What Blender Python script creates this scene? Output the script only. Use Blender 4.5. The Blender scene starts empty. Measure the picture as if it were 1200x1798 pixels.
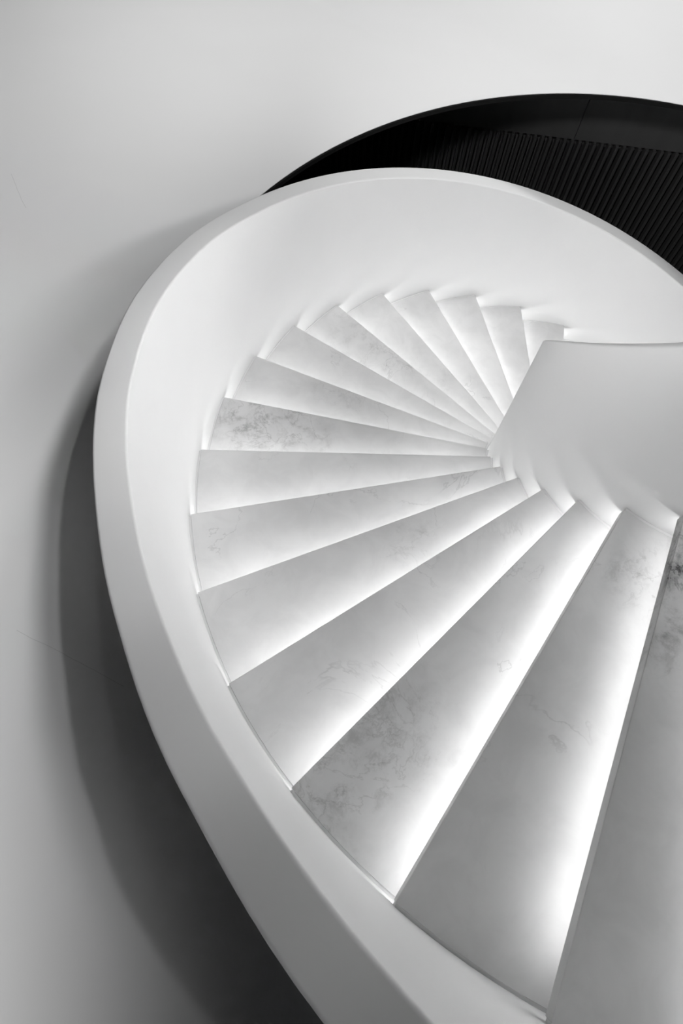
import bpy, bmesh, math
from mathutils import Matrix, Vector

# ------------------------------------------------------------------ units
# the stair is worked out in units of its tread radius, then scaled to metres
S = 2.2
DTH = 0.192523            # turn per step
TH0 = 1.515441            # angle of step 0
RISE = 0.074509           # rise per step
OFF = -0.044076           # nosing line's offset from the radius
R_IN, R_OUT = 0.328, 0.9985
K_LO, K_HI = -11, 27      # steps built
FLOOR_Z = 0.80            # white floor that the stair rises through

scene = bpy.context.scene
COL = scene.collection

# ------------------------------------------------------------------ camera
cam_d = bpy.data.cameras.new('camera')
cam = bpy.data.objects.new('camera', cam_d)
COL.objects.link(cam)
cam_d.sensor_fit = 'VERTICAL'
cam_d.sensor_height = 36.0
cam_d.sensor_width = 24.0
cam_d.lens = 1109.966 / 1798.0 * 36.0
cam_d.clip_start = 0.02
cam.matrix_world = Matrix((
    (0.992571, -0.120428, 0.017336, -0.632125 * S),
    (0.117897, 0.916776, -0.381604, -0.712918 * S),
    (0.030063, 0.380813, 0.924163, 1.973029 * S),
    (0, 0, 0, 1)))
scene.camera = cam

# ------------------------------------------------------------------ world, lamps, exposure
world = bpy.data.worlds.new('world')
scene.world = world
world.use_nodes = True
bg = world.node_tree.nodes['Background']
bg.inputs[0].default_value = (1, 1, 1, 1)
bg.inputs[1].default_value = 0.002

def disc_lamp(name, pos, target, radius, watts, spread=180):
    l = bpy.data.lights.new(name, 'AREA')
    l.shape = 'DISK'
    l.size = radius * 2
    l.energy = watts
    l.spread = math.radians(spread)
    o = bpy.data.objects.new(name, l)
    COL.objects.link(o)
    o.location = Vector(pos) * S
    d = Vector(target) * S - o.location
    o.rotation_euler = d.to_track_quat('-Z', 'Y').to_euler()
    return o

disc_lamp('fill_light_wide', (1.0, 1.5, 4.0), (-1.2, 1.4, 0.8), 0.5, 33, 70)  # added fill, no known fixture: brightens the floor on the +y side
disc_lamp('fill_light_back', (1.2, 2.6, 3.6), (0.4, 2.2, 0.8), 0.5, 48, 65)  # added unseen lamp that lifts the far floor behind the stair
disc_lamp('fill_light_middle', (0.6, 0.3, 4.2), (-1.2, 1.4, 0.8), 0.5, 11, 42)  # extra fill without a known fixture, lifts the upper-left floor
disc_lamp('ceiling_light_right', (1.8, -0.3, 3.6), (-1.6, 0.9, 0.8), 0.8, 19, 45)
disc_lamp('ceiling_light_low', (1.2, -1.0, 2.9), (-1.1, 0.9, 0.8), 0.4, 11, 40)
disc_lamp('ceiling_spot_soft', (0.75, -0.7, 4.0), (-1.75, -0.5, 0.8), 0.3, 6.2, 27)
disc_lamp('ceiling_spot_soft_second', (0.75, -0.7, 4.0), (-1.8, 0.1, 0.8), 0.3, 4.2, 30)
disc_lamp('ceiling_spot_floor', (0.3, -0.55, 3.7), (-1.7, -0.4, 0.8), 0.06, 3.2, 45)
disc_lamp('ceiling_spot_floor_second', (0.3, -0.55, 3.7), (-1.6, -0.9, 0.8), 0.06, 1.0, 30)
disc_lamp('ceiling_spot_small', (-0.15, -0.1, 4.0), (-1.5, -0.6, 0.8), 0.06, 0.3, 26)
disc_lamp('fill_light_left', (-2.4, -0.5, 3.5), (-1.75, -0.5, 0.8), 0.3, 2.6, 26)  # invented fill over the left floor, stands for no known lamp
disc_lamp('fill_light_lower', (-2.2, -1.8, 4.0), (-1.9, -1.6, 0.8), 0.3, 50, 40)  # added out of view only to brighten the lower-left floor
disc_lamp('fill_spot_core', (-0.9, -0.9, 2.6), (0.05, -0.1, 0.9), 0.2, 0.3, 40)  # helper light by the camera, added to brighten the inner balustrade
disc_lamp('fill_spot_stair', (-0.9, -0.6, 2.4), (0.2, 1.0, 0.6), 0.25, 14, 50)  # unseen fill just above the camera, added to lift the stair's upright faces

scene.view_settings.view_transform = 'Standard'
scene.view_settings.look = 'None'
scene.view_settings.exposure = 0.0
scene.view_settings.gamma = 1.0
scene.view_settings.use_curve_mapping = False

# ------------------------------------------------------------------ materials
def new_mat(name):
    m = bpy.data.materials.new(name)
    m.use_nodes = True
    nt = m.node_tree
    return m, nt, nt.nodes['Principled BSDF']

def node(nt, kind, **kw):
    n = nt.nodes.new(kind)
    for k, v in kw.items():
        setattr(n, k, v)
    return n

def plaster(name, v, rough, bump=0.02):
    m, nt, b = new_mat(name)
    tc = node(nt, 'ShaderNodeTexCoord')
    n = node(nt, 'ShaderNodeTexNoise')
    n.inputs['Scale'].default_value = 3.0
    n.inputs['Detail'].default_value = 6
    nt.links.new(tc.outputs['Object'], n.inputs['Vector'])
    r = node(nt, 'ShaderNodeMapRange')
    r.inputs['To Min'].default_value = v * 0.975
    r.inputs['To Max'].default_value = v * 1.02
    nt.links.new(n.outputs['Fac'], r.inputs['Value'])
    c = node(nt, 'ShaderNodeCombineColor')
    for i in range(3):
        nt.links.new(r.outputs['Result'], c.inputs[i])
    nt.links.new(c.outputs[0], b.inputs['Base Color'])
    b.inputs['Roughness'].default_value = rough
    b.inputs['Specular IOR Level'].default_value = 0.3
    n2 = node(nt, 'ShaderNodeTexNoise')
    n2.inputs['Scale'].default_value = 60
    nt.links.new(tc.outputs['Object'], n2.inputs['Vector'])
    bp = node(nt, 'ShaderNodeBump')
    bp.inputs['Strength'].default_value = bump
    bp.inputs['Distance'].default_value = 0.01
    nt.links.new(n2.outputs['Fac'], bp.inputs['Height'])
    nt.links.new(bp.outputs['Normal'], b.inputs['Normal'])
    return m

M_WHITE = plaster('white_plaster', 0.83, 0.55)
M_CORE = plaster('white_plaster_core', 0.82, 0.55)

def floor_material():
    """white terrazzo-like screed with two hairline joints"""
    m, nt, b = new_mat('white_screed')
    tc = node(nt, 'ShaderNodeTexCoord')
    n = node(nt, 'ShaderNodeTexNoise')
    n.inputs['Scale'].default_value = 1.3
    n.inputs['Detail'].default_value = 7
    nt.links.new(tc.outputs['Object'], n.inputs['Vector'])
    r = node(nt, 'ShaderNodeMapRange')
    r.inputs['To Min'].default_value = 0.785
    r.inputs['To Max'].default_value = 0.825
    nt.links.new(n.outputs['Fac'], r.inputs['Value'])
    wob = node(nt, 'ShaderNodeTexNoise')
    wob.inputs['Scale'].default_value = 5
    nt.links.new(tc.outputs['Object'], wob.inputs['Vector'])
    sep = node(nt, 'ShaderNodeSeparateXYZ')
    nt.links.new(tc.outputs['Object'], sep.inputs[0])
    val = r.outputs['Result']
    for (ax, ay, bx_, by_) in FLOOR_JOINTS:
        d = Vector((bx_ - ax, by_ - ay)); L = d.length; d.normalize()
        nrm = Vector((-d.y, d.x))
        def dot(v, off):
            a = node(nt, 'ShaderNodeMath', operation='MULTIPLY'); a.inputs[1].default_value = v.x
            nt.links.new(sep.outputs[0], a.inputs[0])
            c = node(nt, 'ShaderNodeMath', operation='MULTIPLY_ADD'); c.inputs[1].default_value = v.y
            nt.links.new(sep.outputs[1], c.inputs[0]); nt.links.new(a.outputs[0], c.inputs[2])
            e = node(nt, 'ShaderNodeMath', operation='SUBTRACT'); e.inputs[1].default_value = off
            nt.links.new(c.outputs[0], e.inputs[0])
            return e
        across = dot(nrm, nrm.x * ax + nrm.y * ay)
        w = node(nt, 'ShaderNodeMath', operation='MULTIPLY_ADD'); w.inputs[1].default_value = 0.02; 
        nt.links.new(wob.outputs['Fac'], w.inputs[0]); nt.links.new(across.outputs[0], w.inputs[2])
        s0 = node(nt, 'ShaderNodeMath', operation='SUBTRACT'); s0.inputs[1].default_value = 0.01
        nt.links.new(w.outputs[0], s0.inputs[0])
        ab = node(nt, 'ShaderNodeMath', operation='ABSOLUTE'); nt.links.new(s0.outputs[0], ab.inputs[0])
        ln = node(nt, 'ShaderNodeMapRange'); ln.inputs['From Min'].default_value = 0.0; ln.inputs['From Max'].default_value = 0.0016
        ln.inputs['To Min'].default_value = 0.22; ln.inputs['To Max'].default_value = 0.0
        nt.links.new(ab.outputs[0], ln.inputs['Value'])
        along = dot(d, d.x * ax + d.y * ay)
        g1 = node(nt, 'ShaderNodeMath', operation='GREATER_THAN'); g1.inputs[1].default_value = 0
        g2 = node(nt, 'ShaderNodeMath', operation='LESS_THAN'); g2.inputs[1].default_value = L
        nt.links.new(along.outputs[0], g1.inputs[0]); nt.links.new(along.outputs[0], g2.inputs[0])
        m1 = node(nt, 'ShaderNodeMath', operation='MULTIPLY'); nt.links.new(g1.outputs[0], m1.inputs[0]); nt.links.new(g2.outputs[0], m1.inputs[1])
        m2 = node(nt, 'ShaderNodeMath', operation='MULTIPLY'); nt.links.new(m1.outputs[0], m2.inputs[0]); nt.links.new(ln.outputs[0], m2.inputs[1])
        sb = node(nt, 'ShaderNodeMath', operation='SUBTRACT'); nt.links.new(val, sb.inputs[0]); nt.links.new(m2.outputs[0], sb.inputs[1])
        val = sb.outputs[0]
    c = node(nt, 'ShaderNodeCombineColor')
    for i in range(3):
        nt.links.new(val, c.inputs[i])
    nt.links.new(c.outputs[0], b.inputs['Base Color'])
    b.inputs['Roughness'].default_value = 0.6
    b.inputs['Specular IOR Level'].default_value = 0.2
    return m

# hairline joints on the floor, in metres
FLOOR_JOINTS = [(-2.68, -1.187, -2.2, -1.352), (-3.5, 1.27, -3.34, 1.04)]
M_FLOOR = floor_material()

def marble_material():
    """pale polished stone; each tread's own properties place its veining"""
    m, nt, b = new_mat('pale_marble')
    tc = node(nt, 'ShaderNodeTexCoord')
    def attr(nm):
        a = node(nt, 'ShaderNodeAttribute'); a.attribute_type = 'OBJECT'; a.attribute_name = nm
        return a
    seed, vein, px, py, pr = (attr(n) for n in ('seed', 'vein', 'patch_x', 'patch_y', 'patch_r'))
    def math_(op, a, b_=None, c_=None):
        n = node(nt, 'ShaderNodeMath', operation=op)
        for i, v in enumerate((a, b_, c_)):
            if v is None: continue
            if isinstance(v, (int, float)): n.inputs[i].default_value = v
            else: nt.links.new(v, n.inputs[i])
        return n.outputs[0]
    def mapr(v, a, b_, c_, d):
        n = node(nt, 'ShaderNodeMapRange'); n.interpolation_type = 'SMOOTHSTEP'
        nt.links.new(v, n.inputs['Value'])
        for k, x in zip(('From Min', 'From Max', 'To Min', 'To Max'), (a, b_, c_, d)):
            n.inputs[k].default_value = x
        return n.outputs['Result']
    off = node(nt, 'ShaderNodeCombineXYZ')
    nt.links.new(math_('MULTIPLY', seed.outputs['Fac'], 7.3), off.inputs[0])
    nt.links.new(math_('MULTIPLY', seed.outputs['Fac'], 3.1), off.inputs[1])
    nt.links.new(seed.outputs['Fac'], off.inputs[2])
    add = node(nt, 'ShaderNodeVectorMath', operation='ADD')
    nt.links.new(tc.outputs['Object'], add.inputs[0]); nt.links.new(off.outputs[0], add.inputs[1])
    P = add.outputs[0]
    def noise(scale, detail, dist=0.0, rough=0.6, vec=P):
        n = node(nt, 'ShaderNodeTexNoise')
        n.inputs['Scale'].default_value = scale; n.inputs['Detail'].default_value = detail
        n.inputs['Distortion'].default_value = dist; n.inputs['Roughness'].default_value = rough
        nt.links.new(vec, n.inputs['Vector'])
        return n.outputs['Fac']
    def ridge(v, width):
        return mapr(math_('ABSOLUTE', math_('SUBTRACT', v, 0.5)), 0.0, width, 1.0, 0.0)
    cloud = mapr(noise(1.6, 5), 0.3, 0.7, 0.0, 1.0)
    mott = mapr(noise(7.0, 8, 0.6), 0.35, 0.7, 0.0, 1.0)
    hair = math_('MULTIPLY', ridge(noise(1.7, 7, 0.5, 0.55), 0.0055), mapr(noise(2.3, 3), 0.47, 0.62, 0.0, 1.0))
    # veined patch: soft disc in the tread's own plane, broken up by noise
    sep = node(nt, 'ShaderNodeSeparateXYZ'); nt.links.new(tc.outputs['Object'], sep.inputs[0])
    dx = math_('SUBTRACT', sep.outputs[0], px.outputs['Fac'])
    dy = math_('SUBTRACT', sep.outputs[1], py.outputs['Fac'])
    dist = math_('SQRT', math_('ADD', math_('MULTIPLY', math_('MULTIPLY', dx, dx), 0.35), math_('MULTIPLY', dy, dy)))
    rel = math_('DIVIDE', dist, math_('MAXIMUM', pr.outputs['Fac'], 0.01))
    rel = math_('ADD', rel, math_('MULTIPLY', math_('SUBTRACT', noise(4.5, 6, 0.4), 0.5), 1.5))
    disc = mapr(rel, 0.35, 1.0, 1.0, 0.0)
    big = ridge(noise(3.2, 9, 0.5, 0.6), 0.012)
    blot = math_('MULTIPLY', mapr(noise(11, 10, 0.3, 0.75), 0.47, 0.66, 0.0, 1.0), 0.55)
    patch = math_('MULTIPLY', disc, math_('ADD', math_('MULTIPLY', big, 0.4), math_('ADD', blot, 0.2)))
    patch = math_('MULTIPLY', patch, vein.outputs['Fac'])
    v = math_('ADD', 0.665, math_('MULTIPLY', cloud, 0.06))
    v = math_('SUBTRACT', v, math_('MULTIPLY', mott, 0.055))
    v = math_('SUBTRACT', v, math_('MULTIPLY', hair, 0.12))
    v = math_('SUBTRACT', v, math_('MULTIPLY', patch, 0.42))
    v = math_('MAXIMUM', v, 0.08)
    c = node(nt, 'ShaderNodeCombineColor')
    for i in range(3):
        nt.links.new(v, c.inputs[i])
    nt.links.new(c.outputs[0], b.inputs['Base Color'])
    nt.links.new(mapr(mott, 0, 1, 0.36, 0.44), b.inputs['Roughness'])
    b.inputs['Specular IOR Level'].default_value = 0.25
    return m

M_MARBLE = marble_material()

def simple(name, v, rough, spec=0.3):
    m, nt, b = new_mat(name)
    tc = node(nt, 'ShaderNodeTexCoord')
    n = node(nt, 'ShaderNodeTexNoise'); n.inputs['Scale'].default_value = 9; n.inputs['Detail'].default_value = 5
    mp = node(nt, 'ShaderNodeMapping'); mp.inputs['Scale'].default_value = (1, 1, 0.08)
    nt.links.new(tc.outputs['Object'], mp.inputs[0]); nt.links.new(mp.outputs[0], n.inputs['Vector'])
    r = node(nt, 'ShaderNodeMapRange'); r.inputs['To Min'].default_value = v * 0.8; r.inputs['To Max'].default_value = v * 1.2
    nt.links.new(n.outputs['Fac'], r.inputs['Value'])
    c = node(nt, 'ShaderNodeCombineColor')
    for i in range(3):
        nt.links.new(r.outputs['Result'], c.inputs[i])
    nt.links.new(c.outputs[0], b.inputs['Base Color'])
    b.inputs['Roughness'].default_value = rough
    b.inputs['Specular IOR Level'].default_value = spec
    return m

M_BLACK = simple('black_stained_wood', 0.045, 0.55, 0.25)
M_SLAT = simple('black_slat_wood', 0.036, 0.5, 0.3)
M_DARK = simple('dark_stone', 0.06, 0.6, 0.2)
M_TRIM = simple('black_edge_trim', 0.012, 0.8, 0.0)

def emitter(name, strength):
    m = bpy.data.materials.new(name); m.use_nodes = True
    nt = m.node_tree; nt.nodes.clear()
    e = nt.nodes.new('ShaderNodeEmission'); e.inputs[0].default_value = (1, 1, 1, 1); e.inputs[1].default_value = strength
    o = nt.nodes.new('ShaderNodeOutputMaterial'); nt.links.new(e.outputs[0], o.inputs[0])
    return m
LED_STRENGTH = 10.6
M_LED = emitter('led_diffuser', LED_STRENGTH)
M_LED_DIM = emitter('led_diffuser_dim', LED_STRENGTH * 0.74)

# ------------------------------------------------------------------ mesh helpers
def mesh_obj(name, verts, faces, mat, parent=None, smooth=False):
    me = bpy.data.meshes.new(name)
    me.from_pydata([tuple(Vector(v) * S) for v in verts], [], faces)
    bm = bmesh.new(); bm.from_mesh(me)
    bmesh.ops.remove_doubles(bm, verts=bm.verts, dist=1e-6)
    bmesh.ops.recalc_face_normals(bm, faces=bm.faces)
    bm.to_mesh(me); bm.free()
    me.materials.append(mat)
    if smooth:
        for p in me.polygons: p.use_smooth = True
    o = bpy.data.objects.new(name, me)
    COL.objects.link(o)
    if parent: o.parent = parent
    return o

def structure(o):
    o['kind'] = 'structure'
    return o

def describe(o, label, category):
    o['label'] = label; o['category'] = category
    return o

def interp(tab, x):
    if x <= tab[0][0]: return tab[0][1]
    for (x0, y0), (x1, y1) in zip(tab, tab[1:]):
        if x <= x1:
            t = (x - x0) / (x1 - x0); t = t * t * (3 - 2 * t)
            return y0 + (y1 - y0) * t
    return tab[-1][1]

def sweep(name, profile_at, k0, k1, per, mat, parent, smooth_angle=35):
    """helical sweep: profile_at(k) -> closed list of (r, z) in the axial plane"""
    n = int((k1 - k0) * per)
    verts, faces, m = [], [], None
    for i in range(n + 1):
        k = k0 + (k1 - k0) * i / n
        th = TH0 + DTH * k
        pr = profile_at(k); m = len(pr)
        for r, z in pr:
            verts.append((r * math.cos(th), r * math.sin(th), z))
    for i in range(n):
        for j in range(m):
            a = i * m + j; b = i * m + (j + 1) % m
            faces.append((a, b, b + m, a + m))
    faces.append(tuple(range(m)))
    faces.append(tuple(range(n * m, n * m + m)))
    o = mesh_obj(name, verts, faces, mat, parent)
    bm = bmesh.new(); bm.from_mesh(o.data)
    for f in bm.faces: f.smooth = True
    for e in bm.edges:
        if len(e.link_faces) == 2 and e.calc_face_angle(0) > math.radians(smooth_angle): e.smooth = False
    bm.to_mesh(o.data); bm.free()
    return o

def rounded(r0, r1, zb, zt, c):
    """upright strip with eased top corners"""
    pts = [(r0, zb), (r1, zb)]
    for i in range(5):
        a = math.radians(90 * i / 4)
        pts.append((r1 - c + c * math.cos(a), zt - c + c * math.sin(a)))
    for i in range(5):
        a = math.radians(90 + 90 * i / 4)
        pts.append((r0 + c + c * math.cos(a), zt - c + c * math.sin(a)))
    return pts

# ------------------------------------------------------------------ the floor with its round opening
def ring_slab(name, r_hole, half, z0, z1, mat, n=192):
    verts, faces = [], []
    for i in range(n):
        a = 2 * math.pi * i / n
        c, s = math.cos(a), math.sin(a)
        q = half / max(abs(c), abs(s))
        for z in (z1, z0):
            verts.append((r_hole * c, r_hole * s, z)); verts.append((q * c, q * s, z))
    for i in range(n):
        a = 4 * i; b = 4 * ((i + 1) % n)
        faces += [(a, a + 1, b + 1, b), (a + 2, b + 2, b + 3, a + 3), (a, b, b + 2, a + 2), (a + 1, a + 3, b + 3, b + 1)]
    return mesh_obj(name, verts, faces, mat)

floor = structure(ring_slab('floor', 1.131, 3.2, FLOOR_Z - 0.012, FLOOR_Z, M_FLOOR))
# dark lining of the opening's edge
def edge_ring():
    verts, faces, n = [], [], 192
    for i in range(n):
        a = 2 * math.pi * i / n
        for r, z in ((1.1255, FLOOR_Z - 0.0015), (1.1309, FLOOR_Z - 0.0015), (1.1309, FLOOR_Z - 0.0125), (1.1255, FLOOR_Z - 0.0125)):
            verts.append((r * math.cos(a), r * math.sin(a), z))
    for i in range(n):
        for j in range(4):
            a = 4 * i + j; b = 4 * i + (j + 1) % 4; c = 4 * ((i + 1) % n)
            faces.append((a, b, c + (j + 1) % 4, c + j))
    return mesh_obj('trim_1', verts, faces, M_TRIM)
structure(edge_ring())

# ------------------------------------------------------------------ the storey below: floor and slatted wall
LOW_Z = RISE * K_LO - 0.08
low = mesh_obj('floor_lower', [(x, y, z) for z in (LOW_Z - 0.03, LOW_Z) for x, y in ((-3, -3), (3, -3), (3, 3), (-3, 3))],
               [(0, 3, 2, 1), (4, 5, 6, 7), (0, 1, 5, 4), (1, 2, 6, 5), (2, 3, 7, 6), (3, 0, 4, 7)], M_DARK)
structure(low)

WD = Vector((0.9998, -0.02, 0)).normalized()     # along the wall
WN = Vector((-WD.y, WD.x, 0))                    # away from the stair
W0 = WN * 1.3386
SLAT_TOP = 0.50
def wall_box(name, u0, u1, d0, d1, z0, z1, mat, parent=None):
    vs = []
    for z in (z0, z1):
        for u, d in ((u0, d0), (u1, d0), (u1, d1), (u0, d1)):
            p = W0 + WD * u + WN * d
            vs.append((p.x, p.y, z))
    return mesh_obj(name, vs, [(0, 3, 2, 1), (4, 5, 6, 7), (0, 1, 5, 4), (1, 2, 6, 5), (2, 3, 7, 6), (3, 0, 4, 7)], mat, parent)

wall = structure(wall_box('wall_back', -1.6, 1.6, 0.034, 0.08, LOW_Z, FLOOR_Z - 0.0121, M_DARK))
SEAM_U = -0.067
for i in range(-2, 3):
    u0 = SEAM_U + 0.62 * i
    wall_box('panel', u0 + 0.0012, u0 + 0.62 - 0.0012, 0.012, 0.0335, SLAT_TOP, FLOOR_Z - 0.0125, M_BLACK, wall)
PITCH = 0.0251
slat_mesh = None
for i in range(-36, 48):
    u0 = PITCH * i
    if slat_mesh is None:
        s = wall_box('slat', 0, 0.010, 0.0, 0.0335, LOW_Z, SLAT_TOP, M_SLAT, wall)
        slat_mesh = s.data
    else:
        s = bpy.data.objects.new('slat', slat_mesh); COL.objects.link(s); s.parent = wall
    s.location = WD * u0 * S

# ------------------------------------------------------------------ the staircase
stair = bpy.data.objects.new('spiral_staircase', None)
COL.objects.link(stair)
stair.location = (0, 0, 0)
describe(stair, 'white spiral staircase with pale marble treads, solid curved balustrades and glowing step lights', 'staircase')

RAIL_H = [(6, .46), (7.5, .468), (8.5, .470), (9.5, .462), (10.9, .44), (11.5, .444), (12.5, .475), (13.3, .505), (14, .51)]
ARC = 12
def sector(f0, f1, r0, r1, z0, z1, n=ARC):
    """block between two lines offset from the radius: f0(r), f1(r) give the angle of each line"""
    top = []
    for i in range(n + 1):
        t = i / n
        a = f0(r1) + (f1(r1) - f0(r1)) * t
        top.append((r1 * math.cos(a), r1 * math.sin(a)))
    for i in range(n + 1):
        t = 1 - i / n
        a = f0(r0) + (f1(r0) - f0(r0)) * t
        top.append((r0 * math.cos(a), r0 * math.sin(a)))
    m = len(top)
    verts = [(x, y, z1) for x, y in top] + [(x, y, z0) for x, y in top]
    faces = [tuple(range(m)), tuple(range(2 * m - 1, m - 1, -1))]
    faces += [(i, (i + 1) % m, (i + 1) % m + m, i + m) for i in range(m)]
    return verts, faces

def line(off, turn=0.0):
    return lambda r: turn + math.asin(off / r)

THICK = 0.021
tv, tf = sector(line(OFF), line(OFF + 0.045, DTH), R_IN, R_OUT, -THICK, 0)
rv, rf = sector(line(OFF + 0.034), line(OFF + 0.046), R_IN - 0.008, 1.001, -RISE, -THICK, 4)
LED_Z = -THICK - 0.014
def led_geo(r1):
    return sector(line(OFF + 0.026), line(OFF + 0.030), R_IN + 0.004, r1, LED_Z, -THICK, 4)

# veining of single treads: strength, patch centre (metres, tread's own plane), patch radius
VEINS = {}
def world_patch(k, wx, wy, r, strength):
    a = -(TH0 + DTH * k)
    VEINS[k] = (strength, (wx * math.cos(a) - wy * math.sin(a)) * S, (wx * math.sin(a) + wy * math.cos(a)) * S, r)
world_patch(8, -0.885, 0.071, 0.26, 0.75)
world_patch(13, -0.605, -0.689, 0.30, 0.62)
world_patch(5, -0.625, 0.526, 0.30, 0.40)
world_patch(7, -0.720, 0.228, 0.18, 0.35)
world_patch(15, -0.151, -0.363, 0.24, 1.2)
world_patch(11, -0.509, -0.279, 0.14, 0.35)
world_patch(14, -0.190, -0.371, 0.10, 0.35)
world_patch(4, -0.433, 0.479, 0.16, 0.25)
JOINTS = (sector(line(OFF + 0.002), line(OFF + 0.033, DTH), R_OUT + 0.0002, 1.0029, -THICK, -0.003),
          sector(line(OFF + 0.002), line(OFF + 0.033, DTH), 0.3221, R_IN - 0.0002, -THICK, -0.003))
joint_me = [None, None]
tread_me = riser_me = led_me = None
for k in range(K_LO, K_HI + 1):
    if tread_me is None:
        t = mesh_obj('tread', tv, tf, M_MARBLE, stair)
        bm = bmesh.new(); bm.from_mesh(t.data)
        bmesh.ops.bevel(bm, geom=[e for e in bm.edges if e.calc_face_angle(0) > 0.9], offset=0.0015, segments=1, affect='EDGES')
        bm.to_mesh(t.data); bm.free()
        tread_me = t.data
        r_ = mesh_obj('riser', rv, rf, M_WHITE, stair); riser_me = r_.data
        l = mesh_obj('light_strip', *led_geo(R_OUT - 0.014), M_LED, t); led_me = l.data
    else:
        t = bpy.data.objects.new('tread', tread_me); COL.objects.link(t); t.parent = stair
        r_ = bpy.data.objects.new('riser', riser_me); COL.objects.link(r_); r_.parent = stair
        if k in (15, 16):       # the two upper strips are dimmer, the first also stops short
            l = mesh_obj('light_strip', *led_geo(0.945 if k == 15 else R_OUT - 0.014), M_LED_DIM, t)
        else:
            l = bpy.data.objects.new('light_strip', led_me); COL.objects.link(l); l.parent = t
    for i in range(2):
        if joint_me[i] is None:
            g = mesh_obj('joint_filler', *JOINTS[i], M_WHITE, t); joint_me[i] = g.data
        else:
            g = bpy.data.objects.new('joint_filler', joint_me[i]); COL.objects.link(g); g.parent = t
    for o in (t, r_):
        o.location = (0, 0, RISE * k * S)
        o.rotation_euler = (0, 0, TH0 + DTH * k)
    v = VEINS.get(k, (0.0, 0.0, 0.0, 0.1))
    t['seed'] = float((k * 7919) % 97) * 0.37
    t['vein'], t['patch_x'], t['patch_y'], t['patch_r'] = (float(x) for x in v)

def rail_out(k):
    return rounded(1.003, 1.05, RISE * k - 0.17, RISE * k + interp(RAIL_H, k), 0.004)
def rail_in(k):
    return rounded(0.302, 0.322, RISE * k - 0.17, RISE * k + 0.482, 0.006)
ro = sweep('outer_balustrade', rail_out, K_LO, K_HI + 1.5, 8, M_WHITE, stair)
ro['label'] = 'broad white outer balustrade with a flat top'
ri = sweep('inner_balustrade', rail_in, K_LO, K_HI + 1.5, 8, M_CORE, stair)
ri['label'] = 'white inner balustrade around the central well'
def soffit_p(k):
    return [(0.31, RISE * k - 0.17), (1.005, RISE * k - 0.17), (1.005, RISE * k - 0.135), (0.31, RISE * k - 0.135)]
sweep('soffit', soffit_p, K_LO, K_HI + 1.5, 4, M_WHITE, stair)
